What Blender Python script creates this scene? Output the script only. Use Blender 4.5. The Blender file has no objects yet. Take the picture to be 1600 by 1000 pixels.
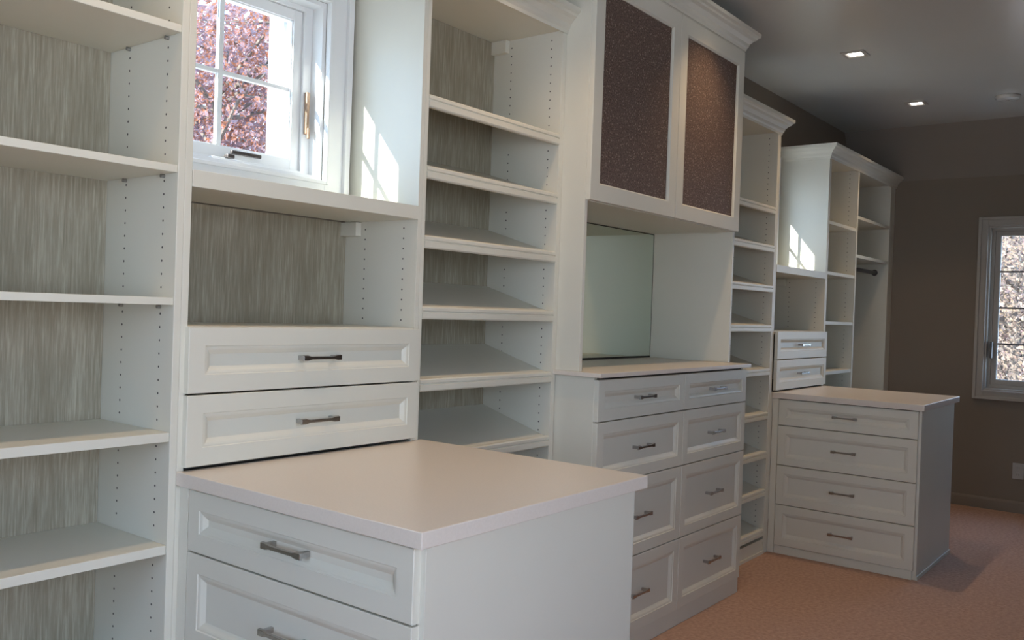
import bpy, bmesh, math, random
from mathutils import Vector, Matrix
random.seed(7)
D = bpy.data
S = bpy.context.scene
COL = S.collection

# ------------------------------------------------------------------ camera
CAM = Vector((-1.1909, -2.2626, 1.328))
yaw, pitch, roll = 0.9105, -0.011, 0.0349
fw = Vector((math.sin(yaw)*math.cos(pitch), math.cos(yaw)*math.cos(pitch), math.sin(pitch)))
rt = Vector((math.cos(yaw), -math.sin(yaw), 0))
up = rt.cross(fw)
r2 = math.cos(roll)*rt + math.sin(roll)*up
u2 = -math.sin(roll)*rt + math.cos(roll)*up
cd = D.cameras.new('camera'); cd.sensor_width = 36; cd.lens = 36*1392.1/1600; cd.clip_start = .02; cd.clip_end = 300
cam = D.objects.new('camera', cd); COL.objects.link(cam)
cam.matrix_world = Matrix(((r2.x, u2.x, -fw.x, CAM.x), (r2.y, u2.y, -fw.y, CAM.y), (r2.z, u2.z, -fw.z, CAM.z), (0, 0, 0, 1)))
S.camera = cam

# ------------------------------------------------------------------ sky, sun, daylight, exposure
SUN_DIR = Vector((2.03, -1.0, -1.25)).normalized()
w = D.worlds.new('sky'); S.world = w; w.use_nodes = True
nt = w.node_tree; nt.nodes.clear()
out = nt.nodes.new('ShaderNodeOutputWorld'); bg = nt.nodes.new('ShaderNodeBackground'); sky = nt.nodes.new('ShaderNodeTexSky')
tcw = nt.nodes.new('ShaderNodeTexCoord'); sep = nt.nodes.new('ShaderNodeSeparateXYZ'); nt.nodes.remove(sky)
ramp = nt.nodes.new('ShaderNodeValToRGB'); e_ = ramp.color_ramp.elements       # clear autumn sky: pale at the horizon, bluer overhead
e_[0].position = 0; e_[0].color = (.62, .78, 1, 1); e_[1].position = .9; e_[1].color = (.30, .50, .95, 1)
q_ = e_.new(.3); q_.color = (.40, .63, 1, 1)
nt.links.new(tcw.outputs['Generated'], sep.inputs[0]); nt.links.new(sep.outputs[2], ramp.inputs[0])
nt.links.new(ramp.outputs[0], bg.inputs[0]); nt.links.new(bg.outputs[0], out.inputs[0])
bg.inputs[1].default_value = 5.2
sl = D.lights.new('sun', 'SUN'); sl.energy = 15; sl.angle = math.radians(.55); sl.color = (1, .97, .93)
so = D.objects.new('sun', sl); COL.objects.link(so); so.rotation_euler = SUN_DIR.to_track_quat('-Z', 'Y').to_euler()

def area(name, loc, direction, sx, sy, power, col):
    l = D.lights.new(name, 'AREA'); l.shape = 'RECTANGLE'; l.size = sx; l.size_y = sy; l.energy = power; l.color = col
    o = D.objects.new(name, l); COL.objects.link(o); o.location = loc
    o.rotation_euler = Vector(direction).to_track_quat('-Z', 'Z').to_euler(); return o
# daylight entering by the windows of the wall behind the camera and of the left-hand wall
area('daylight_window_front', (-1.1, -3.55, 1.5), (0, 1, 0), 2.0, 1.4, 12, (1, .92, .82))
area('daylight_window_left', (-2.93, -1.35, 1.5), (1, 0, 0), 1.4, 1.4, 3, (1, .93, .85))
LAMP_COL = (1, .70, .42); LAMP_W = 24
S.view_settings.view_transform = 'Standard'; S.view_settings.look = 'None'
S.view_settings.gamma = 1; S.view_settings.use_curve_mapping = False
S.view_settings.exposure = 0.34

# ------------------------------------------------------------------ materials
def mat(name, col, rough=.5, metal=0, spec=.5, noise=None, bump=None, scale=(1, 1, 1)):
    m = D.materials.new(name); m.use_nodes = True; n = m.node_tree; b = n.nodes['Principled BSDF']
    b.inputs['Base Color'].default_value = (*col, 1); b.inputs['Roughness'].default_value = rough
    b.inputs['Metallic'].default_value = metal; b.inputs['Specular IOR Level'].default_value = spec
    if noise or bump:
        tc = n.nodes.new('ShaderNodeTexCoord'); mp = n.nodes.new('ShaderNodeMapping'); mp.inputs['Scale'].default_value = scale
        n.links.new(tc.outputs['Object'], mp.inputs[0])
    if noise:
        sc, c2, detail = noise
        t = n.nodes.new('ShaderNodeTexNoise'); t.inputs['Scale'].default_value = sc; t.inputs['Detail'].default_value = detail
        r = n.nodes.new('ShaderNodeValToRGB'); r.color_ramp.elements[0].position = .32; r.color_ramp.elements[1].position = .68
        r.color_ramp.elements[0].color = (*col, 1); r.color_ramp.elements[1].color = (*c2, 1)
        n.links.new(mp.outputs[0], t.inputs[0]); n.links.new(t.outputs[0], r.inputs[0]); n.links.new(r.outputs[0], b.inputs['Base Color'])
    if bump:
        sc, st, dist = bump
        t2 = n.nodes.new('ShaderNodeTexNoise'); t2.inputs['Scale'].default_value = sc; t2.inputs['Detail'].default_value = 3
        bp = n.nodes.new('ShaderNodeBump'); bp.inputs['Strength'].default_value = st; bp.inputs['Distance'].default_value = dist
        n.links.new(mp.outputs[0], t2.inputs[0]); n.links.new(t2.outputs[0], bp.inputs['Height']); n.links.new(bp.outputs[0], b.inputs['Normal'])
    return m
M = {}
M['white'] = mat('cabinet_white', (.69, .67, .575), .42, noise=(3, (.71, .69, .592), 2), bump=(60, .05, .001))
M['counter'] = mat('laminate_counter', (.72, .65, .57), .30, noise=(220, (.75, .68, .60), 2))
M['trimwhite'] = mat('window_white', (.80, .81, .80), .4, noise=(4, (.82, .83, .82), 2))
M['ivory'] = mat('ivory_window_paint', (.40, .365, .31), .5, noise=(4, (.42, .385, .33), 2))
M['hole'] = mat('shelf_pin_hole', (.09, .08, .07), .8, noise=(50, (.11, .10, .09), 1))
M['pin'] = mat('nickel_shelf_pin', (.35, .34, .32), .4, .8)
M['chrome'] = mat('brushed_nickel', (.42, .41, .40), .22, 1, noise=(300, (.50, .49, .48), 2), scale=(.2, 1, 1))
M['metal_and_backlit'] = mat('bronze_and_backlit_muntin', (.10, .09, .085), .4, .7, noise=(90, (.14, .12, .11), 2))
M['brass'] = mat('brass_lock', (.30, .20, .13), .45, .5, noise=(90, (.36, .25, .17), 2))
M['wall'] = mat('taupe_wall_paint', (.225, .182, .138), .75, noise=(2, (.235, .19, .145), 3), bump=(250, .06, .001))
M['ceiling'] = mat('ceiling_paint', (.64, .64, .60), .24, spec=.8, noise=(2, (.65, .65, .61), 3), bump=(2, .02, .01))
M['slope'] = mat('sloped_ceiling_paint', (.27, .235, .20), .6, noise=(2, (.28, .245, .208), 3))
M['base'] = mat('baseboard_paint', (.225, .182, .14), .6, noise=(4, (.235, .19, .147), 2))
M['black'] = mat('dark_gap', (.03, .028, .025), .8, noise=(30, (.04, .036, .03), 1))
M['plate'] = mat('plastic_plate', (.42, .39, .35), .4, noise=(20, (.44, .41, .37), 1))
M['bark'] = mat('bark', (.10, .075, .06), .9, noise=(9, (.20, .16, .13), 6), bump=(30, .5, .02))
M['pale_ground'] = mat('pale_bounce_ground', (.42, .41, .38), .95, noise=(1.2, (.50, .44, .36), 6), bump=(20, .5, .05))  # unseen ground, made pale to bounce sunlight up to ceiling and niches

def carpet():
    m = mat('pink_brown_carpet', (.50, .315, .235), .95, 0, .15, noise=(55, (.64, .42, .32), 6), bump=(420, .9, .006))
    return m
M['carpet'] = carpet()

def woodback():
    m = D.materials.new('taupe_linen_woodgrain'); m.use_nodes = True; n = m.node_tree; b = n.nodes['Principled BSDF']; L = n.links
    tc = n.nodes.new('ShaderNodeTexCoord'); mp = n.nodes.new('ShaderNodeMapping'); mp.inputs['Scale'].default_value = (1, 1, .045)
    L.new(tc.outputs['Object'], mp.inputs[0])
    t = n.nodes.new('ShaderNodeTexNoise'); t.inputs['Scale'].default_value = 210; t.inputs['Detail'].default_value = 5; t.inputs['Roughness'].default_value = .65; t.inputs['Distortion'].default_value = .15
    mp2 = n.nodes.new('ShaderNodeMapping'); mp2.inputs['Scale'].default_value = (1, 1, .25); L.new(tc.outputs['Object'], mp2.inputs[0])
    t2 = n.nodes.new('ShaderNodeTexNoise'); t2.inputs['Scale'].default_value = 14; t2.inputs['Detail'].default_value = 3
    L.new(mp.outputs[0], t.inputs[0]); L.new(mp2.outputs[0], t2.inputs[0])
    ad = n.nodes.new('ShaderNodeMath'); ad.operation = 'MULTIPLY_ADD'; ad.inputs[1].default_value = .35
    L.new(t2.outputs[0], ad.inputs[0]); L.new(t.outputs[0], ad.inputs[2])
    r = n.nodes.new('ShaderNodeValToRGB'); e = r.color_ramp.elements
    e[0].position = .48; e[0].color = (.25, .215, .150, 1); e[1].position = .88; e[1].color = (.45, .41, .315, 1)
    q = e.new(.68); q.color = (.32, .285, .21, 1)
    L.new(ad.outputs[0], r.inputs[0]); L.new(r.outputs[0], b.inputs['Base Color']); b.inputs['Roughness'].default_value = .6
    bp = n.nodes.new('ShaderNodeBump'); bp.inputs['Strength'].default_value = .35; bp.inputs['Distance'].default_value = .002
    L.new(t.outputs[0], bp.inputs['Height']); L.new(bp.outputs[0], b.inputs['Normal'])
    return m
M['back'] = woodback()

def glass(name, tint=(1, 1, 1)):
    m = D.materials.new(name); m.use_nodes = True; n = m.node_tree; n.nodes.clear(); L = n.links
    o = n.nodes.new('ShaderNodeOutputMaterial'); tr = n.nodes.new('ShaderNodeBsdfTransparent'); tr.inputs[0].default_value = (*tint, 1)
    gl = n.nodes.new('ShaderNodeBsdfGlossy'); gl.inputs['Roughness'].default_value = .01
    fr = n.nodes.new('ShaderNodeFresnel'); fr.inputs[0].default_value = 1.45; mx = n.nodes.new('ShaderNodeMixShader')
    ge = n.nodes.new('ShaderNodeNewGeometry'); sb = n.nodes.new('ShaderNodeMath'); sb.operation = 'SUBTRACT'; sb.inputs[0].default_value = 1; sb.use_clamp = True
    ml = n.nodes.new('ShaderNodeMath'); ml.operation = 'MULTIPLY'
    L.new(ge.outputs['Backfacing'], sb.inputs[1]); L.new(sb.outputs[0], ml.inputs[0]); L.new(fr.outputs[0], ml.inputs[1]); L.new(ml.outputs[0], mx.inputs[0]); L.new(tr.outputs[0], mx.inputs[1]); L.new(gl.outputs[0], mx.inputs[2]); L.new(mx.outputs[0], o.inputs[0])
    return m
M['glass'] = glass('clear_glass', (.96, .98, .97))

def mirror():
    m = D.materials.new('mirror_silver'); m.use_nodes = True; b = m.node_tree.nodes['Principled BSDF']
    b.inputs['Base Color'].default_value = (.70, .78, .70, 1); b.inputs['Metallic'].default_value = 1; b.inputs['Roughness'].default_value = .03
    return m
M['mirror'] = mirror()

def seeded():
    # bronze seeded glass of the hutch doors: brown, grainy, partly see-through, with glinting flecks
    m = D.materials.new('bronze_seeded_glass'); m.use_nodes = True; n = m.node_tree; L = n.links; b = n.nodes['Principled BSDF']; o = n.nodes['Material Output']
    tc = n.nodes.new('ShaderNodeTexCoord')
    t = n.nodes.new('ShaderNodeTexNoise'); t.inputs['Scale'].default_value = 170; t.inputs['Detail'].default_value = 4
    L.new(tc.outputs['Object'], t.inputs[0])
    v = n.nodes.new('ShaderNodeTexVoronoi'); v.inputs['Scale'].default_value = 75; L.new(tc.outputs['Object'], v.inputs['Vector'])
    r = n.nodes.new('ShaderNodeValToRGB'); e = r.color_ramp.elements
    e[0].position = .36; e[0].color = (.12, .08, .062, 1); e[1].position = .68; e[1].color = (.34, .25, .21, 1)
    L.new(t.outputs[0], r.inputs[0])
    fl = n.nodes.new('ShaderNodeValToRGB'); fl.color_ramp.elements[0].position = .16; fl.color_ramp.elements[0].color = (1, 1, 1, 1)
    fl.color_ramp.elements[1].position = .30; fl.color_ramp.elements[1].color = (0, 0, 0, 1); L.new(v.outputs['Distance'], fl.inputs[0])
    sp = n.nodes.new('ShaderNodeMath'); sp.operation = 'MULTIPLY'; sp.inputs[1].default_value = .75; L.new(fl.outputs[0], sp.inputs[0])
    mc = n.nodes.new('ShaderNodeMixRGB'); L.new(sp.outputs[0], mc.inputs[0]); L.new(r.outputs[0], mc.inputs[1]); mc.inputs[2].default_value = (.62, .50, .43, 1)
    L.new(mc.outputs[0], b.inputs['Base Color']); b.inputs['Roughness'].default_value = .5; b.inputs['Metallic'].default_value = .1
    bp = n.nodes.new('ShaderNodeBump'); bp.inputs['Strength'].default_value = .8; bp.inputs['Distance'].default_value = .004
    L.new(t.outputs[0], bp.inputs['Height']); L.new(bp.outputs[0], b.inputs['Normal'])
    tr = n.nodes.new('ShaderNodeBsdfTransparent'); tr.inputs[0].default_value = (.75, .55, .45, 1)
    mx = n.nodes.new('ShaderNodeMixShader'); mx.inputs[0].default_value = .38
    L.new(b.outputs[0], mx.inputs[1]); L.new(tr.outputs[0], mx.inputs[2]); L.new(mx.outputs[0], o.inputs[0])
    return m
M['seeded'] = seeded()

def emis(name, col, st):
    m = D.materials.new(name); m.use_nodes = True; b = m.node_tree.nodes['Principled BSDF']
    b.inputs['Base Color'].default_value = (.9, .9, .9, 1)
    b.inputs['Emission Color'].default_value = (*col, 1); b.inputs['Emission Strength'].default_value = st
    return m
M['lens'] = emis('lit_lamp_lens', (1, .93, .84), 9)

def leaves(name, cols):
    m = D.materials.new(name); m.use_nodes = True; n = m.node_tree; n.nodes.clear(); L = n.links
    o = n.nodes.new('ShaderNodeOutputMaterial'); tc = n.nodes.new('ShaderNodeTexCoord')
    t = n.nodes.new('ShaderNodeTexNoise'); t.inputs['Scale'].default_value = 9; t.inputs['Detail'].default_value = 6; t.inputs['Roughness'].default_value = .9
    L.new(tc.outputs['Object'], t.inputs[0])
    r = n.nodes.new('ShaderNodeValToRGB'); e = r.color_ramp.elements
    k = len(cols)
    e[0].position = .36; e[0].color = (*cols[0], 1); e[1].position = .64; e[1].color = (*cols[-1], 1)
    for i in range(1, k-1):
        q = e.new(.36+.28*i/(k-1)); q.color = (*cols[i], 1)
    L.new(t.outputs[0], r.inputs[0])
    df = n.nodes.new('ShaderNodeBsdfDiffuse'); tl = n.nodes.new('ShaderNodeBsdfTranslucent'); mx = n.nodes.new('ShaderNodeMixShader'); mx.inputs[0].default_value = .45
    L.new(r.outputs[0], df.inputs[0]); L.new(r.outputs[0], tl.inputs[0]); L.new(df.outputs[0], mx.inputs[1]); L.new(tl.outputs[0], mx.inputs[2]); L.new(mx.outputs[0], o.inputs[0])
    return m
M['leaf_red'] = leaves('red_orange_leaves', [(.05, .045, .07), (.22, .07, .04), (.46, .18, .07), (.12, .09, .12), (.36, .30, .32), (.36, .10, .04), (.08, .06, .08)])
M['leaf_gold'] = leaves('gold_leaves', [(.20, .19, .12), (.36, .24, .14), (.36, .30, .22), (.32, .18, .17), (.26, .27, .16), (.40, .36, .32)])
M['leaf_pink'] = leaves('rose_leaves', [(.20, .14, .15), (.38, .23, .21), (.40, .33, .31), (.26, .21, .18)])

# ------------------------------------------------------------------ mesh helpers
class MB:
    """collects geometry in world coordinates; build() links it as ONE mesh object"""
    def __init__(s): s.v = []; s.f = []
    def box(s, x0, x1, y0, y1, z0, z1):
        b = len(s.v)
        s.v += [(x, y, z) for x in (x0, x1) for y in (y0, y1) for z in (z0, z1)]
        s.f += [tuple(b+i for i in q) for q in ((0, 1, 3, 2), (4, 6, 7, 5), (0, 4, 5, 1), (2, 3, 7, 6), (0, 2, 6, 4), (1, 5, 7, 3))]
        return s
    def prism(s, prof, a0, a1, fn):
        """extrude closed 2-D profile from a0 to a1, fn(a, p, q) -> world"""
        b = len(s.v); n = len(prof)
        for a in (a0, a1): s.v += [fn(a, p, q) for p, q in prof]
        s.f += [(b+i, b+(i+1) % n, b+n+(i+1) % n, b+n+i) for i in range(n)]
        s.f += [tuple(b+i for i in range(n-1, -1, -1)), tuple(b+n+i for i in range(n))]
        return s
    def strip(s, rows, closed=True):
        """rows: list of equal-length point loops, joined by quads"""
        b = len(s.v); n = len(rows[0])
        for r in rows: s.v += r
        for k in range(len(rows)-1):
            for i in range(n if closed else n-1):
                j = (i+1) % n
                s.f.append((b+k*n+i, b+k*n+j, b+(k+1)*n+j, b+(k+1)*n+i))
        return b, n
    def cyl(s, c, axis, r, h, seg=12, r1=None):
        r1 = r if r1 is None else r1
        ax = 'xyz'.index(axis); rows = []
        for t, rr in ((0, r), (h, r1)):
            row = []
            for i in range(seg):
                a = 2*math.pi*i/seg; p = [0, 0, 0]
                p[ax] = t; p[(ax+1) % 3] = rr*math.cos(a); p[(ax+2) % 3] = rr*math.sin(a)
                row.append((c[0]+p[0], c[1]+p[1], c[2]+p[2]))
            rows.append(row)
        b, n = s.strip(rows)
        s.f += [tuple(b+i for i in range(n-1, -1, -1)), tuple(b+n+i for i in range(n))]
        return s
    def build(s, name, m, parent=None, bevel=0, **props):
        me = D.meshes.new(name)
        off = parent_origin(parent) if parent else Vector((0, 0, 0))
        me.from_pydata([(v[0]-off.x, v[1]-off.y, v[2]-off.z) for v in s.v], [], s.f)
        bm = bmesh.new(); bm.from_mesh(me); bmesh.ops.recalc_face_normals(bm, faces=bm.faces); bm.to_mesh(me); bm.free()
        me.materials.append(M[m]); o = D.objects.new(name, me); COL.objects.link(o)
        if parent: o.parent = parent
        if bevel:
            bv = o.modifiers.new('bevel', 'BEVEL'); bv.width = bevel; bv.segments = 2; bv.limit_method = 'ANGLE'
        for k, v in props.items(): o[k] = v
        return o
def parent_origin(p):
    o = Vector((0, 0, 0))
    while p is not None: o += p.location; p = p.parent
    return o
def thing(name, label, cat, loc, group=None):
    o = D.objects.new(name, None); COL.objects.link(o); o.location = loc; o.empty_display_size = .1
    o['label'] = label; o['category'] = cat
    if group: o['group'] = group
    return o
def B(x0, x1, y0, y1, z0, z1): return MB().box(x0, x1, y0, y1, z0, z1)
BV = .0012

# ------------------------------------------------------------------ dimensions (metres), back wall y=0, cabinets to YF
YF = -.334; XW = 6.10; HC = 2.80; WT = 2.43
XL, YB = -3.0, -3.6

# ------------------------------------------------------------------ room shell
def struct(o): o['kind'] = 'structure'; return o
struct(B(XL-.15, XW+.15, YB-.15, .27, -.2, 0).build('floor', 'carpet'))
def wall_with_holes(name, m, a0, a1, z0, z1, holes, fn, t):
    """fn(a, depth, z); holes: (a0,a1,z0,z1)"""
    mb = MB(); xs = sorted({a0, a1, *[h[0] for h in holes], *[h[1] for h in holes]}); zs = sorted({z0, z1, *[h[2] for h in holes], *[h[3] for h in holes]})
    for i in range(len(xs)-1):
        for j in range(len(zs)-1):
            cx, cz = (xs[i]+xs[i+1])/2, (zs[j]+zs[j+1])/2
            if any(h[0] < cx < h[1] and h[2] < cz < h[3] for h in holes): continue
            b = len(mb.v)
            mb.v += [fn(a, d, z) for a in (xs[i], xs[i+1]) for d in (0, t) for z in (zs[j], zs[j+1])]
            mb.f += [tuple(b+k for k in q) for q in ((0, 1, 3, 2), (4, 6, 7, 5), (0, 4, 5, 1), (2, 3, 7, 6), (0, 2, 6, 4), (1, 5, 7, 3))]
    return struct(mb.build(name, m))
W1 = (.028, .695, 1.722, 2.292)
DXW = 3.722
W2 = (W1[0]+DXW, W1[1]+DXW, W1[2], W1[3])
W3 = (-2.00, -.995, .865, 2.065)
wall_with_holes('wall_back', 'wall', XL, XW, 0, HC+.1, [W1, W2], lambda a, d, z: (a, d, z), .12)
wall_with_holes('wall_right', 'wall', YB, .12, 0, HC+.1, [W3], lambda a, d, z: (XW+d, a, z), .14)
wall_with_holes('wall_left', 'wall', YB, .12, 0, HC+.1, [(-1.95, -.75, .90, 2.10)], lambda a, d, z: (XL-d, a, z), .14)
wall_with_holes('wall_front', 'wall', XL, XW, 0, HC+.1, [(-2.05, -.15, .8, 2.2)], lambda a, d, z: (a, YB-d, z), .14)
struct(B(XL, 5.86, YB, 0, HC, HC+.12).build('ceiling', 'ceiling'))
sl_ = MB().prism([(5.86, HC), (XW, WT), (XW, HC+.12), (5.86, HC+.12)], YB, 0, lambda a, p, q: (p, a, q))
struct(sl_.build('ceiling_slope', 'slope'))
bprof = [(0, 0), (.012, 0), (.012, .068), (.008, .080), (0, .084)]
struct(MB().prism(bprof, YB, -.36, lambda a, p, q: (XW-p, a, q)).build('baseboard_right', 'base'))
struct(MB().prism(bprof, XL, XW-.015, lambda a, p, q: (a, YB+p, q)).build('baseboard_front', 'base'))

# ------------------------------------------------------------------ windows
def make_window(name, op, fn, cols, rows, cas, glass_u, glass_v, outer=None, hw=True, wdepth=.12, tm='trimwhite'):
    """fn(u, depth, z) depth positive = outward; op = opening; cas = casing widths (l, r, b, t)"""
    u0, u1, v0, v1 = op; gu0, gu1 = glass_u; gv0, gv1 = glass_v
    root = D.objects.new(name, None); COL.objects.link(root); root.location = fn((u0+u1)/2, 0, v0); root['kind'] = 'structure'
    def bx(mb, a0, a1, d0, d1, z0, z1):
        b = len(mb.v); mb.v += [fn(a, d, z) for a in (a0, a1) for d in (d0, d1) for z in (z0, z1)]
        mb.f += [tuple(b+k for k in q) for q in ((0, 1, 3, 2), (4, 6, 7, 5), (0, 4, 5, 1), (2, 3, 7, 6), (0, 2, 6, 4), (1, 5, 7, 3))]
    # casing: flat boards with raised back-band and inner bead
    l, r, b_, t_ = cas
    mb = MB()
    def frame(mb, iu0, iu1, iv0, iv1, wl, wr, wb, wt, d0, d1):
        if wl > 0: bx(mb, iu0-wl, iu0, d0, d1, iv0-wb, iv1+wt)
        if wr > 0: bx(mb, iu1, iu1+wr, d0, d1, iv0-wb, iv1+wt)
        if wb > 0: bx(mb, iu0, iu1, d0, d1, iv0-wb, iv0)
        if wt > 0: bx(mb, iu0, iu1, d0, d1, iv1, iv1+wt)
    frame(mb, u0, u1, v0, v1, l, r, b_, t_, -.017, -.0005)
    mb.build('casing', tm, root, .002)
    mb = MB()
    frame(mb, u0-max(l-.022, 0), u1+r-.022, v0-b_+.022, v1+t_-.022, min(.022, l) if l > .03 else 0, .022, .022, .022, -.031, -.0172)
    frame(mb, u0, u1, v0, v1, .012 if l > .03 else 0, .012, .012, .012, -.024, -.0172)
    mb.build('casing_moulding', tm, root, .002)
    # jamb liner, stop, sash frame, sash
    mb = MB(); ft = .014
    frame(mb, u0+ft, u1-ft, v0+ft, v1-ft, ft, ft, ft, ft, 0, wdepth)
    mb.build('jamb', tm, root, .001)
    mb = MB(); s0, s1, q0, q1 = gu0-.034, gu1+.034, gv0-.034, gv1+.034
    frame(mb, s0, s1, q0, q1, s0-u0-ft, u1-ft-s1, q0-v0-ft, v1-ft-q1, .050, wdepth)
    mb.build('stop', tm, root, .001)
    mb = MB(); frame(mb, gu0, gu1, gv0, gv1, .033, .033, .033, .033, .060, .095)
    frame(mb, gu0+.004, gu1-.004, gv0+.004, gv1-.004, .004, .004, .004, .004, .066, .090)
    sash = mb.build('sash', tm, root, .001)
    pw = (gu1-gu0)/cols; ph = (gv1-gv0)/rows; mw = .008
    for i in range(cols):
        for j in range(rows):
            mb = MB(); bx(mb, gu0+i*pw, gu0+(i+1)*pw, .077, .080, gv0+j*ph, gv0+(j+1)*ph); mb.build('pane', 'glass', sash)
    mb = MB()
    for i in range(1, cols): bx(mb, gu0+i*pw-mw, gu0+i*pw+mw, .070, .0765, gv0, gv1); bx(mb, gu0+i*pw-mw, gu0+i*pw+mw, .0805, .086, gv0, gv1)
    mm = tm if hw else 'metal_and_backlit'  # far window: the bars' backlit shade is put into a dark colour
    if cols > 1: mb.build('upright_muntin', mm, sash, .001)
    for j in range(1, rows):
        mb = MB(); z = gv0+j*ph
        for i in range(cols):
            a = gu0+i*pw+(mw if i else 0); c = gu0+(i+1)*pw-(mw if i < cols-1 else 0)
            bx(mb, a, c, .0705, .0765, z-mw*.8, z+mw*.8); bx(mb, a, c, .0805, .0855, z-mw*.8, z+mw*.8)
        mb.build('crossbar_muntin', mm, sash, .001)
    if outer:   # sunlit exterior side board, plus an unseen head added to trim the sun patch
        mb = MB(); bx(mb, gu1+.006, gu1+.08, wdepth+.001, .195, v0-.02, v1+.10); mb.build('exterior_side_board', tm, root)
        mb = MB(); bx(mb, u0-.08, gu1+.005, wdepth+.001, wdepth+.02, 2.243, 2.36); mb.build('unseen_sun_blocker', tm, root)
    if hw:
        mb = MB(); bx(mb, gu1+.040, gu1+.052, .034, .049, gv0+.085, gv0+.22); bx(mb, gu1+.042, gu1+.050, .026, .034, gv0+.07, gv0+.105)
        mb.build('lock_lever', 'brass' if outer else 'metal_and_backlit', root, .002)
        c = (gu0+gu1)/2
        mb = MB(); bx(mb, c-.05, c+.06, .026, .049, q0-.022, q0-.004); mb.build('crank_base', tm, root, .004)
        mb = MB(); bx(mb, c+.005, c+.11, .008, .020, q0+.008, q0+.020); bx(mb, c-.01, c+.015, .006, .026, q0-.006, q0+.006)
        mb.build('crank_handle', 'metal_and_backlit', root, .003)
    return root
fnb = lambda u, d, z: (u, d, z)
make_window('window_1', W1, fnb, 2, 2, (.003, .092, .08, .1), (.105, .615), (1.785, 2.228), outer=True)
make_window('window_2', W2, fnb, 2, 2, (.003, .092, .08, .1), (.105+DXW, .615+DXW), (1.785, 2.228), outer=True)
fnr = lambda u, d, z: (XW+d, -u, z)
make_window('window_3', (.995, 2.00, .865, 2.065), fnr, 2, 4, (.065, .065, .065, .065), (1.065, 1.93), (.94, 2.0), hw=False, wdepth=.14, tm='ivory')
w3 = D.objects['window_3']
MB().box(XW-.012, XW+.048, -1.046, -1.032, 1.10, 1.22).build('lock_lever', 'metal_and_backlit', w3, .002)

# ------------------------------------------------------------------ joinery builders
def fmap(kind, plane):
    if kind == 'y': return lambda u, v, d: (u, plane-d, v)        # faces -Y
    return lambda u, v, d: (plane-d, u, v)                         # faces -X
def drawer(parent, kind, plane, u0, u1, v0, v1, t=.019, fwid=.044, handle=True, name='drawer', hu=None):
    g = .0016; u0 += g; u1 -= g; v0 += g; v1 -= g
    f = fmap(kind, plane); mb = MB()
    prof = [(0, 0), (0, t-.0015), (.0015, t), (fwid, t), (fwid+.002, t-.0025), (fwid+.006, t-.003), (fwid+.010, t-.0045), (fwid+.021, t-.0125)]
    rows = [[f(u0+i, v0+i, d), f(u1-i, v0+i, d), f(u1-i, v1-i, d), f(u0+i, v1-i, d)] for i, d in prof]
    b, n = mb.strip(rows); k = (len(prof)-1)*4
    mb.f += [(b, b+1, b+2, b+3), (b+k, b+k+1, b+k+2, b+k+3)]
    o = mb.build(name, 'white', parent)
    if handle:
        uc = (u0+u1)/2 if hu is None else hu; vc = (v0+v1)/2; L = .066; dd = t-.0125
        hb = MB()
        def bb(a0, a1, b0, b1, d0, d1):
            s = len(hb.v); hb.v += [f(a, b_, d) for a in (a0, a1) for b_ in (b0, b1) for d in (d0, d1)]
            hb.f += [tuple(s+q for q in k_) for k_ in ((0, 1, 3, 2), (4, 6, 7, 5), (0, 4, 5, 1), (2, 3, 7, 6), (0, 2, 6, 4), (1, 5, 7, 3))]
        # flared flat bar: tapers from wide ends to a slim middle
        pts = [(-L, .0085), (-L+.016, .0085), (-L+.028, .0050), (L-.028, .0050), (L-.016, .0085), (L, .0085)]
        rows = [[f(uc+a, vc-h, dd+.026), f(uc+a, vc+h, dd+.026), f(uc+a, vc+h*.8, dd+.033), f(uc+a, vc-h*.8, dd+.033)] for a, h in pts]
        b2, n2 = hb.strip(rows); e = b2+(len(rows)-1)*4
        hb.f += [(b2, b2+1, b2+2, b2+3), (e, e+1, e+2, e+3)]
        for s_ in (-1, 1): bb(uc+s_*(L-.010)-.005, uc+s_*(L-.010)+.005, vc-.006, vc+.006, dd+.0004, dd+.0262)
        hb.build('handle', 'chrome', o, .001)
    return o
def holes(parent, kind, plane, ys, z0, z1, skip=(), side=-1):
    """rows of shelf-pin holes on a side panel; side=-1: on the face looking towards -X"""
    mb = MB(); z = z0
    while z < z1:
        if not any(a < z < b for a, b in skip):
            for y in ys:
                b = len(mb.v); x = plane+side*.0004
                mb.v += [(x, y+.0029*math.cos(a*math.pi/4), z+.0029*math.sin(a*math.pi/4)) for a in range(8)]
                mb.v += [(plane+side*.0001, v[1], v[2]) for v in mb.v[b:b+8]]
                mb.f += [tuple(range(b, b+8))]+[(b+i, b+(i+1) % 8, b+8+(i+1) % 8, b+8+i) for i in range(8)]
        z += .032
    mb.build('shelf_pin_holes', 'hole', parent, kind='stuff')
def pins(parent, x, ys, z):
    for y in ys:
        mb = MB().cyl((x-.010, y, z-.005), 'x', .0046, .0098, 10)
        mb.build('shelf_pin', 'pin', parent)
CROWN = [(0, 0), (.004, 0), (.006, .012), (.012, .020), (.016, .034), (.030, .050), (.042, .058), (.046, .066), (.056, .072), (.058, .088), (0, .088)]
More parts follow.
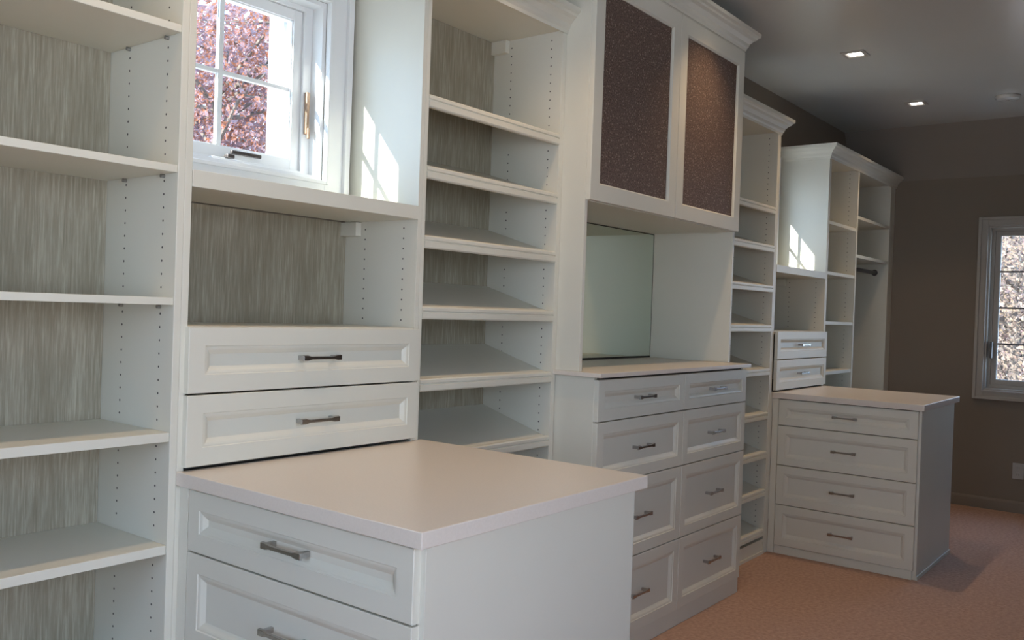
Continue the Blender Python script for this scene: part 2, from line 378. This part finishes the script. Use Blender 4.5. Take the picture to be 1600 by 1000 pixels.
def crown(parent, x0, x1, yf, z, left=None, right=None, name='crown_moulding', m='white'):
    """left/right: y to return to (mitred corner) or None for a square end"""
    mb = MB(); n = len(CROWN)
    rows = []
    if left is not None: rows.append([(x0-p, left, z+q) for p, q in CROWN])
    rows.append([((x0-p) if left is not None else x0, yf-p, z+q) for p, q in CROWN])
    rows.append([((x1+p) if right is not None else x1, yf-p, z+q) for p, q in CROWN])
    if right is not None: rows.append([(x1+p, right, z+q) for p, q in CROWN])
    b, n = mb.strip(rows); e = b+(len(rows)-1)*n
    mb.f += [tuple(range(b, b+n)), tuple(range(e, e+n))]
    return mb.build(name, m, parent)
def shelf(parent, x0, x1, zt, t=.022, y1=-.007, yf=YF+.003, name='shelf'):
    return B(x0+.0005, x1-.0005, yf, y1, zt-t, zt).build(name, 'white', parent, BV)
def shoe_shelf(parent, x0, x1, zt, lip=.044, y1=-.008):
    x0 += .0006; x1 -= .0006
    zf = zt-.009; yb = y1; k = .30; th = .018
    prof = [(YF+.016, zf+k*.016-.0), (yb, zf+k*(yb-YF)), (yb, zf+k*(yb-YF)-th), (YF+.016, zf+k*.016-th)]
    o = MB().prism(prof, x0, x1, lambda a, p, q: (a, p, q)).build('shoe_shelf', 'white', parent)
    # fence strip with two rounded bands along the front
    h = lip
    lp = [(.0158, 0), (.002, 0), (-.002, .004), (-.002, h*.50), (.003, h*.56), (.003, h*.62), (-.001, h*.68), (-.001, h*.90), (.003, h), (.0158, h)]
    MB().prism([(YF+p, zt-h+q) for p, q in lp], x0, x1, lambda a, p, q: (a, p, q)).build('shelf_lip', 'white', o)
    return o
def side(parent, x0, x1, z1=2.40, yf=YF, z0=0, y1=-.0015, name='side_panel'):
    return B(x0, x1, yf, y1, z0, z1).build(name, 'white', parent, BV)
def backp(parent, x0, x1, z0, z1, m='back'): return B(x0+.0005, x1-.0005, -.0065, -.0012, z0, z1).build('back_panel', m, parent)
HY = (-.100, -.275)

# ------------------------------------------------------------------ A: open shelving unit on the left
A0, A1 = -.93, -.0145
t = thing('shelving_unit', 'tall open white shelving unit with grey woodgrain back, at the left edge', 'shelves', (-.47, -.17, 0))
side(t, A0-.019, A0); side(t, A1, .0042)
backp(t, A0, A1, .08, 2.38)
az = [.115, .428, .740, 1.009, 1.330, 1.644, 1.975, 2.32]
for z in az[1:]: shelf(t, A0, A1, z, .022 if z < 1.2 else .018)
shelf(t, A0, A1, .115, .022); B(A0+.001, A1-.001, YF+.03, YF+.045, 0, .092).build('plinth', 'white', t)
B(A0+.0005, A1-.0005, YF, -.007, 2.381, 2.40).build('top_panel', 'white', t)
crown(t, A0-.019, .0236, YF, 2.402, None, -.002)
holes(t, 'x', A1, HY, .17, 2.34, [(z-.03, z+.014) for z in az])
for z in az[1:]: pins(t, A1, HY, z-(.022 if z < 1.2 else .018))
holes(t, 'x', A0, HY, .17, 2.34, [(z-.03, z+.014) for z in az], side=1)

# ------------------------------------------------------------------ B / F: window cabinets (niche, cubby, two drawers)
def window_cabinet(x0, xi0, xi1, x1, dl, dr, label):
    t = thing('window_cabinet', label, 'cabinet', ((x0+x1)/2, -.17, 0))
    side(t, x0, xi0); side(t, xi1, x1)
    B(xi0+.0005, xi1-.0005, YF-.002, -.0365, 1.598, 1.6395).build('niche_deck', 'white', t, BV)
    backp(t, xi0, xi1, .93, 1.5975)
    B(xi0+.0005, xi1-.0005, YF+.002, -.007, 1.243, 1.2625).build('cubby_floor', 'white', t, BV)
    B(xi1-.024, xi1-.0006, -.080, -.0070, 1.552, 1.5965).build('fixing_block', 'white', t, BV)
    holes(t, 'x', xi1, HY, 1.285, 1.59)
    drawer(t, 'y', YF, dl, dr, 1.0990, 1.2615); drawer(t, 'y', YF, dl, dr, .9220, 1.0975)
    B(xi0+.002, xi1-.002, YF+.006, -.008, .915, .930).build('gap_shade_strip', 'black', t)  # black strip standing for the shadow below the lower drawer
    return t
window_cabinet(.0046, .0230, .8010, .8180, .0150, .8090, 'white cabinet below the near window with open cubby and two drawers')

# ------------------------------------------------------------------ C / E: slanted shoe shelf towers
SZ = [1.993, 1.771, 1.553, 1.330, 1.102, .862, .628, .395, .150]
SE = [1.959, 1.743, 1.518, 1.296, 1.052, .803, .582, .3675, .1400]
def shoe_tower(x0, xi0, xi1, x1, zs, label, mitl, mitr):
    t = thing('shoe_shelf_unit', label, 'shelves', ((x0+x1)/2, -.17, 0))
    side(t, x0, xi0); side(t, xi1, x1)
    backp(t, xi0, xi1, .07, 2.38)
    B(xi0+.0005, xi1-.0005, YF, -.0015, 2.381, 2.40).build('top_panel', 'white', t)
    for z in zs: shoe_shelf(t, xi0, xi1, z, .040)
    B(xi0+.0005, xi1-.0005, YF+.001, -.008, .066, .085).build('bottom_panel', 'white', t, BV)
    B(xi0+.0005, xi1-.0005, YF+.004, YF+.02, 0, .066).build('plinth', 'white', t, BV)
    B(xi0+.0005, xi1-.0005, YF-.004, YF+.0035, 0, .018).build('shoe_moulding', 'white', t, BV)
    B(xi1-.024, xi1-.0006, -.080, -.0070, 2.33, 2.380).build('fixing_block', 'white', t, BV)
    holes(t, 'x', xi1, (-.092, -.283), .11, 2.37, [(z-.05, z+.012) for z in zs])
    crown(t, x0-(.018 if mitl else 0), x1+(.022 if mitr else 0), YF, 2.372, mitl, mitr)
    return t
shoe_tower(.8184, .8340, 1.5440, 1.5700, SZ, 'tall white slanted shoe shelf tower just right of the near window', -.002, None)
shoe_tower(2.9180, 2.9360, 3.6790, 3.6995, SE, 'farther slanted shoe shelf tower, right of the mirrored hutch', None, -.002)

# ------------------------------------------------------------------ D: chest of drawers, counter, hutch
HX0, HX1 = 1.5715, 2.9030
t = thing('drawer_chest', 'white eight-drawer chest standing under the mirrored hutch', 'chest of drawers', ((HX0+HX1)/2, -.26, 0))
YK = -.506
B(HX0+.004, HX0+.022, YK, -.001, 0, 1.0905).build('side_panel', 'white', t, BV)
B(HX1-.010, HX1+.008, YK, -.001, 0, 1.0905).build('side_panel', 'white', t, BV)
B(HX0+.023, HX1-.011, YK+.004, YK+.02, .07, 1.088).build('gap_shade_sheet', 'black', t)  # near-black sheet: shade of the drawer gaps put into its colour
B(HX0+.0045, HX1+.0075, YK-.012, YK-.0004, 0, .0715).build('plinth', 'white', t, BV)
KM = 2.2628; rows_ = [(1.0840, .9275), (.9265, .6915), (.6905, .3805), (.3795, .0722)]
for a, b in rows_:
    drawer(t, 'y', YK, HX0+.004, KM, b, a, hu=1.915 if False else None)
    drawer(t, 'y', YK, KM, HX1+.008, b, a)
tc_ = B(HX0-.016, HX1+.0135, -.545, -.0008, 1.0925, 1.1095).build('countertop', 'counter', None, .002)
tc_['label'] = 'beige countertop on the eight-drawer chest below the mirror'; tc_['category'] = 'countertop'; tc_['group'] = 'countertops'

YH = -.4395; ZD0, ZD1 = 1.7475, 2.616
t = thing('display_hutch', 'tall white hutch with two dark speckled glass doors above a mirror', 'cabinet', ((HX0+HX1)/2, -.22, 1.1099))
B(HX0, HX0+.019, YH, -.001, 1.1099, 2.63).build('side_panel', 'white', t, BV)
B(HX1-.018, HX1, YH, -.001, 1.1099, 2.63).build('side_panel', 'white', t, BV)
hx0, hx1 = HX0+.0195, HX1-.0185
B(hx0, hx1, YH+.001, -.008, 1.745, 1.764).build('bottom_panel', 'white', t)
B(hx0, hx1, YH+.001, -.008, 2.61, 2.63).build('top_panel', 'white', t)
B(hx0, hx1, -.0065, -.0012, 1.746, 2.63).build('back_panel', 'white', t)
for z in (2.02, 2.30): B(hx0, hx1, YH+.03, -.008, z, z+.019).build('inner_shelf', 'white', t)
mr = B(hx0, hx1, -.0075, -.0012, 1.119, 1.7435).build('mirror', 'mirror', t)
MB().box(hx0, hx1, -.0082, -.0013, 1.1102, 1.1185).build('mirror_channel', 'black', t)
B(hx1-.003, hx1-.0002, -.0079, -.0076, 1.119, 1.7430).build('mirror_edge', 'black', t)
B(hx0, hx1, -.0079, -.0076, 1.7395, 1.7430).build('mirror_edge', 'black', t)
def glass_door(x0, x1):
    g = .0015; x0 += g; x1 -= g; f = fmap('y', YH-.0008); th = .020; fwid = .062
    prof = [(0, 0), (0, th-.0015), (.0015, th), (fwid, th), (fwid+.004, th-.005), (fwid+.006, th-.006), (fwid+.006, 0)]
    rows = [[f(x0+i, ZD0+i, d), f(x1-i, ZD0+i, d), f(x1-i, ZD1-i*1.15, d), f(x0+i, ZD1-i*1.15, d)] for i, d in prof]
    mb = MB(); b, n = mb.strip(rows); k = (len(prof)-1)*4
    for i in range(4): mb.f.append((b+i, b+(i+1) % 4, b+k+(i+1) % 4, b+k+i))
    o = mb.build('door', 'white', t)
    e = fwid+.0065
    B(x0+e, x1-e, YH-.0098, YH-.0058, ZD0+e, ZD1-e*1.14).build('glass_panel', 'seeded', o)
HM = (HX0+HX1)/2+.004
glass_door(HX0, HM); glass_door(HM, HX1)
B(HX0, HX1, YH-.018, YH-.001, 2.618, 2.645).build('top_rail', 'white', t, BV)
crown(t, HX0, HX1, YH-.018, 2.622, -.002, -.002)

# ------------------------------------------------------------------ F
window_cabinet(3.7000, 3.7210, 4.5560, 4.5740, 3.7370, 4.5760, 'farther white window cabinet with small cubby and two drawers, beyond the hutch')
B(3.7215, 3.7410, YF, YF+.018, 0, .914).build('base_filler', 'white', [o for o in D.objects if o.name.startswith('window_cabinet')][-1], BV)
# ------------------------------------------------------------------ G and H
G0, G1 = 4.5920, 5.1600
t = thing('shelving_unit', 'narrow open white shelving unit right of the far window cabinet', 'shelves', (4.88, -.17, 0))
side(t, 4.5744, G0); side(t, G1, 5.1718); backp(t, G0, G1, .08, 2.38)
gz = [.10, .40, .70, 1.0005, 1.327, 1.6515, 1.979]
for z in gz: shelf(t, G0, G1, z, .022)
B(G0+.001, G1-.001, YF+.004, YF+.02, 0, .077).build('plinth', 'white', t)
B(G0+.0005, G1-.0005, YF, -.007, 2.381, 2.40).build('top_panel', 'white', t)
holes(t, 'x', G1, HY, .15, 2.36, [(z-.03, z+.014) for z in gz])
crown(t, 4.5558, 5.1718, YF, 2.372, -.002, None)
H0, H1 = 5.1842, 5.9710
t = thing('hanging_unit', 'white hanging unit with two upper shelves and a rod, in the far corner', 'shelves', (5.58, -.17, 0))
side(t, 5.1722, H0); side(t, H1, 5.990); backp(t, H0, H1, .08, 2.38)
for z in (2.070, 1.8015): shelf(t, H0, H1, z, .022)
shelf(t, H0, H1, .10, .022); B(H0+.001, H1-.001, YF+.004, YF+.02, 0, .077).build('plinth', 'white', t)
B(H0+.0005, H1-.0005, YF, -.007, 2.381, 2.40).build('top_panel', 'white', t)
B(5.9905, XW-.001, YF+.002, YF+.02, 0, 2.40).build('filler_strip', 'white', t)
rod = MB().cyl((H0+.004, -.235, 1.715), 'x', .0145, H1-H0-.008, 16).build('hanging_rod', 'metal_and_backlit', t)
for x in (H0+.0003, H1-.0043): MB().cyl((x, -.235, 1.715), 'x', .024, .004, 16).build('rod_bracket', 'metal_and_backlit', t)
crown(t, 5.1722, XW-.001, YF, 2.372, None, None)

# ------------------------------------------------------------------ drawer peninsulas
def peninsula(ox, label, clabel, px1, xe):
    """ox: x of the drawer face minus .0147"""
    t = thing('drawer_peninsula', label, 'chest of drawers', (ox+.42, -.74, 0))
    xa = ox+.0350; xe += ox
    B(xa, xe, -1.1265, -1.1075, .0, .8800).build('end_panel', 'white', t, BV)
    B(xa-.001, xe+.006, -1.1335, -1.1270, .0, .020).build('shoe_moulding', 'white', t, BV)
    B(xe-.019, xe, -1.1070, YF-.0005, 0, .8800).build('side_panel', 'white', t, BV)
    B(xa+.001, xa+.017, -1.1070, -.3710, .0480, .8790).build('gap_shade_sheet', 'black', t)  # shade between the drawer fronts, painted as a black sheet
    B(xa-.019, xa+.017, -.3700, YF-.0005, 0, .8800).build('filler_stile', 'white', t, BV)
    B(xa-.012, xa+.010, -1.1070, -.3710, 0, .0470).build('plinth', 'white', t, BV)
    for a, b in [(.8775, .7300), (.7290, .5040), (.5030, .2802), (.2792, .0480)]:
        drawer(t, 'x', xa, -1.1150, -.3705, b, a)
    c = B(ox+.0035, ox+px1, -1.1434, YF-.0008, .8810, .9140).build('countertop', 'counter', None, .002)
    c['label'] = clabel; c['category'] = 'countertop'; c['group'] = 'countertops'
    return t
peninsula(0, 'nearest white drawer peninsula projecting below the near window', 'large beige countertop of the nearest drawer peninsula', .846, .8110)
peninsula(3.7255, 'farther white four-drawer peninsula standing on the carpet', 'beige countertop of the farther four-drawer peninsula', .840, .790)

# ------------------------------------------------------------------ ceiling fixtures, outlet
def downlight(x, y, label):
    t = thing('recessed_light', label, 'ceiling light', (x, y, HC), 'recessed ceiling lights')
    mb = MB(); o_, i_ = .062, .044
    rows = [[(x-a, y-a, z), (x+a, y-a, z), (x+a, y+a, z), (x-a, y+a, z)] for a, z in ((o_, HC-.0005), (o_, HC-.006), (i_, HC-.008), (i_-.008, HC-.0015))]
    mb.strip(rows); mb.build('trim_ring', 'plate', t)
    B(x-.034, x+.034, y-.034, y+.034, HC-.0035, HC-.0008).build('lens', 'lens', t)
    l = D.lights.new('downlight', 'SPOT'); l.energy = LAMP_W; l.color = LAMP_COL; l.spot_size = math.radians(100); l.spot_blend = 1.0; l.shadow_soft_size = .03
    lo = D.objects.new('downlight_bulb', l); COL.objects.link(lo); lo.location = (0, 0, -.012); lo.parent = t
for x, lb in ((3.806, 'nearer of two lit square recessed ceiling lights in view'), (5.126, 'farther of two lit square recessed ceiling lights in view'),
              (2.486, 'recessed ceiling light above the eight-drawer chest'), (1.166, 'recessed ceiling light above the near shoe tower'), (-.154, 'recessed ceiling light above the left shelving unit')):
    downlight(x, -.70, lb)
t = thing('smoke_detector', 'round flat ceiling disc near the right edge of the picture', 'smoke detector', (5.203, -1.227, HC))
mb = MB(); rows = []
for r_, z_ in ((.075, 0), (.075, -.008), (.066, -.022), (.04, -.028)):
    rows.append([(5.203+r_*math.cos(a*math.pi/12), -1.227+r_*math.sin(a*math.pi/12), HC-.0005+z_) for a in range(24)])
b_, n_ = mb.strip(rows); mb.f.append(tuple(range(b_+72, b_+96))); mb.f.append(tuple(range(b_, b_+24)))
mb.build('housing', 'ceiling', t)
mb = MB().cyl((5.203, -1.227, HC-.0305), 'z', .012, .0018, 12); mb.build('sensor_cap', 'plate', t)
t = thing('wall_outlet', 'white wall outlet low on the far wall under the window', 'outlet', (XW, -1.245, .30))
B(XW-.006, XW-.0005, -1.281, -1.209, .243, .357).build('cover_plate', 'plate', t, .002)
for z in (.275, .325):
    so_ = B(XW-.0075, XW-.0062, -1.260, -1.230, z-.014, z+.014).build('socket', 'plate', t, .0005)
    MB().box(XW-.0082, XW-.0076, -1.252, -1.250, z-.006, z+.006).box(XW-.0082, XW-.0076, -1.240, -1.238, z-.006, z+.006).build('slot', 'black', so_)

# ------------------------------------------------------------------ outdoors
g = B(-40, 70, .6, 70, -3.3, -3.2).build('ground', 'pale_ground'); g['kind'] = 'structure'
g = B(6.6, 70, -60, .6, -3.3, -3.2).build('ground', 'pale_ground'); g['kind'] = 'structure'
def tree(x, y, h, rad, n, size, m, label, zb=-3.2, low=.25):
    rnd = random.Random(int(x*31+y*17))
    t = thing('autumn_tree', label, 'tree', (x, y, zb), 'autumn trees outside the windows')
    trunk = MB(); branch = MB(); tips = []
    def limb(mb, a, b, r0, r1, seg=7):
        d = (b-a).normalized(); s = d.orthogonal().normalized(); q = d.cross(s)
        rows = [[tuple(p+(s*math.cos(k*2*math.pi/seg)+q*math.sin(k*2*math.pi/seg))*r) for k in range(seg)] for p, r in ((a, r0), (b, r1))]
        b0, nn = mb.strip(rows); mb.f += [tuple(range(b0, b0+nn)), tuple(range(b0+nn, b0+2*nn))]
    base = Vector((x, y, zb)); p = base.copy(); pts = [p.copy()]
    for i in range(6):
        p = p+Vector((rnd.uniform(-.15, .15), rnd.uniform(-.15, .15), h*.82/6)); pts.append(p.copy())
    for i in range(6): limb(trunk, pts[i], pts[i+1], .04*h*(1-i/7)*.5, .04*h*(1-(i+1)/7)*.5, 9)
    for i in range(34):
        k = rnd.uniform(low, 1); q = pts[0].lerp(pts[6], k); kk = int(k*5.99); q = pts[kk].lerp(pts[kk+1], k*6-kk if k < 1 else 1)
        a = rnd.uniform(0, 2*math.pi); ln = rad*(1.15-.6*k)*rnd.uniform(.7, 1.1)
        e = q+Vector((math.cos(a)*ln, math.sin(a)*ln, ln*rnd.uniform(.15, .6))); mid = q.lerp(e, .5)+Vector((0, 0, rnd.uniform(0, .2)))
        limb(branch, q, mid, .035, .022, 5); limb(branch, mid, e, .022, .009, 5); tips += [mid, e, mid.lerp(e, .5)]
        for j in range(3):
            e2 = mid+Vector((rnd.uniform(-1, 1), rnd.uniform(-1, 1), rnd.uniform(-.3, .7)))*ln*.35; limb(branch, mid.lerp(e, rnd.random()*.6), e2, .012, .005, 4); tips.append(e2)
    trunk.build('trunk', 'bark', t); branch.build('branches', 'bark', t, kind='stuff')
    lf = MB()
    for i in range(n):
        c = rnd.choice(tips); s = rad*.20
        c = c+Vector((rnd.gauss(0, s), rnd.gauss(0, s), rnd.gauss(0, s*.8)))
        d = Vector((rnd.gauss(0, 1), rnd.gauss(0, 1), rnd.gauss(0, 1))).normalized(); o1 = d.orthogonal().normalized(); o2 = d.cross(o1); L_ = size*rnd.uniform(.6, 1.3)
        b = len(lf.v); lf.v += [tuple(c-o1*L_*.5), tuple(c+o2*L_*.33+d*L_*.1), tuple(c+o1*L_*.6), tuple(c-o2*L_*.33+d*L_*.1)]; lf.f += [(b, b+1, b+2), (b, b+2, b+3)]
    me = D.meshes.new('foliage'); me.from_pydata([(v[0]-x, v[1]-y, v[2]-zb) for v in lf.v], [], lf.f); me.materials.append(M[m])
    o = D.objects.new('foliage', me); COL.objects.link(o); o.parent = t; o['kind'] = 'stuff'
tree(5.5, 7.4, 9.4, 2.5, 15000, .085, 'leaf_red', 'red and orange leaved tree close outside the near window')
tree(10.2, 13.6, 13.0, 3.4, 9000, .15, 'leaf_red', 'red leaved tree standing behind the closest one outside the near window')
tree(17.5, 25.5, 17.0, 5.0, 5000, .26, 'leaf_pink', 'tallest rose leaved tree farthest back outside the near window')
tree(13.2, -.1, 7.6, 2.3, 20000, .07, 'leaf_gold', 'gold and green autumn tree nearest outside the far wall window')
tree(20.5, .9, 9.0, 3.1, 14000, .17, 'leaf_pink', 'rose leaved autumn tree outside the far wall window, behind the gold one')
tree(33.0, 2.8, 12.0, 4.4, 9000, .34, 'leaf_gold', 'gold autumn tree farthest outside the far wall window')
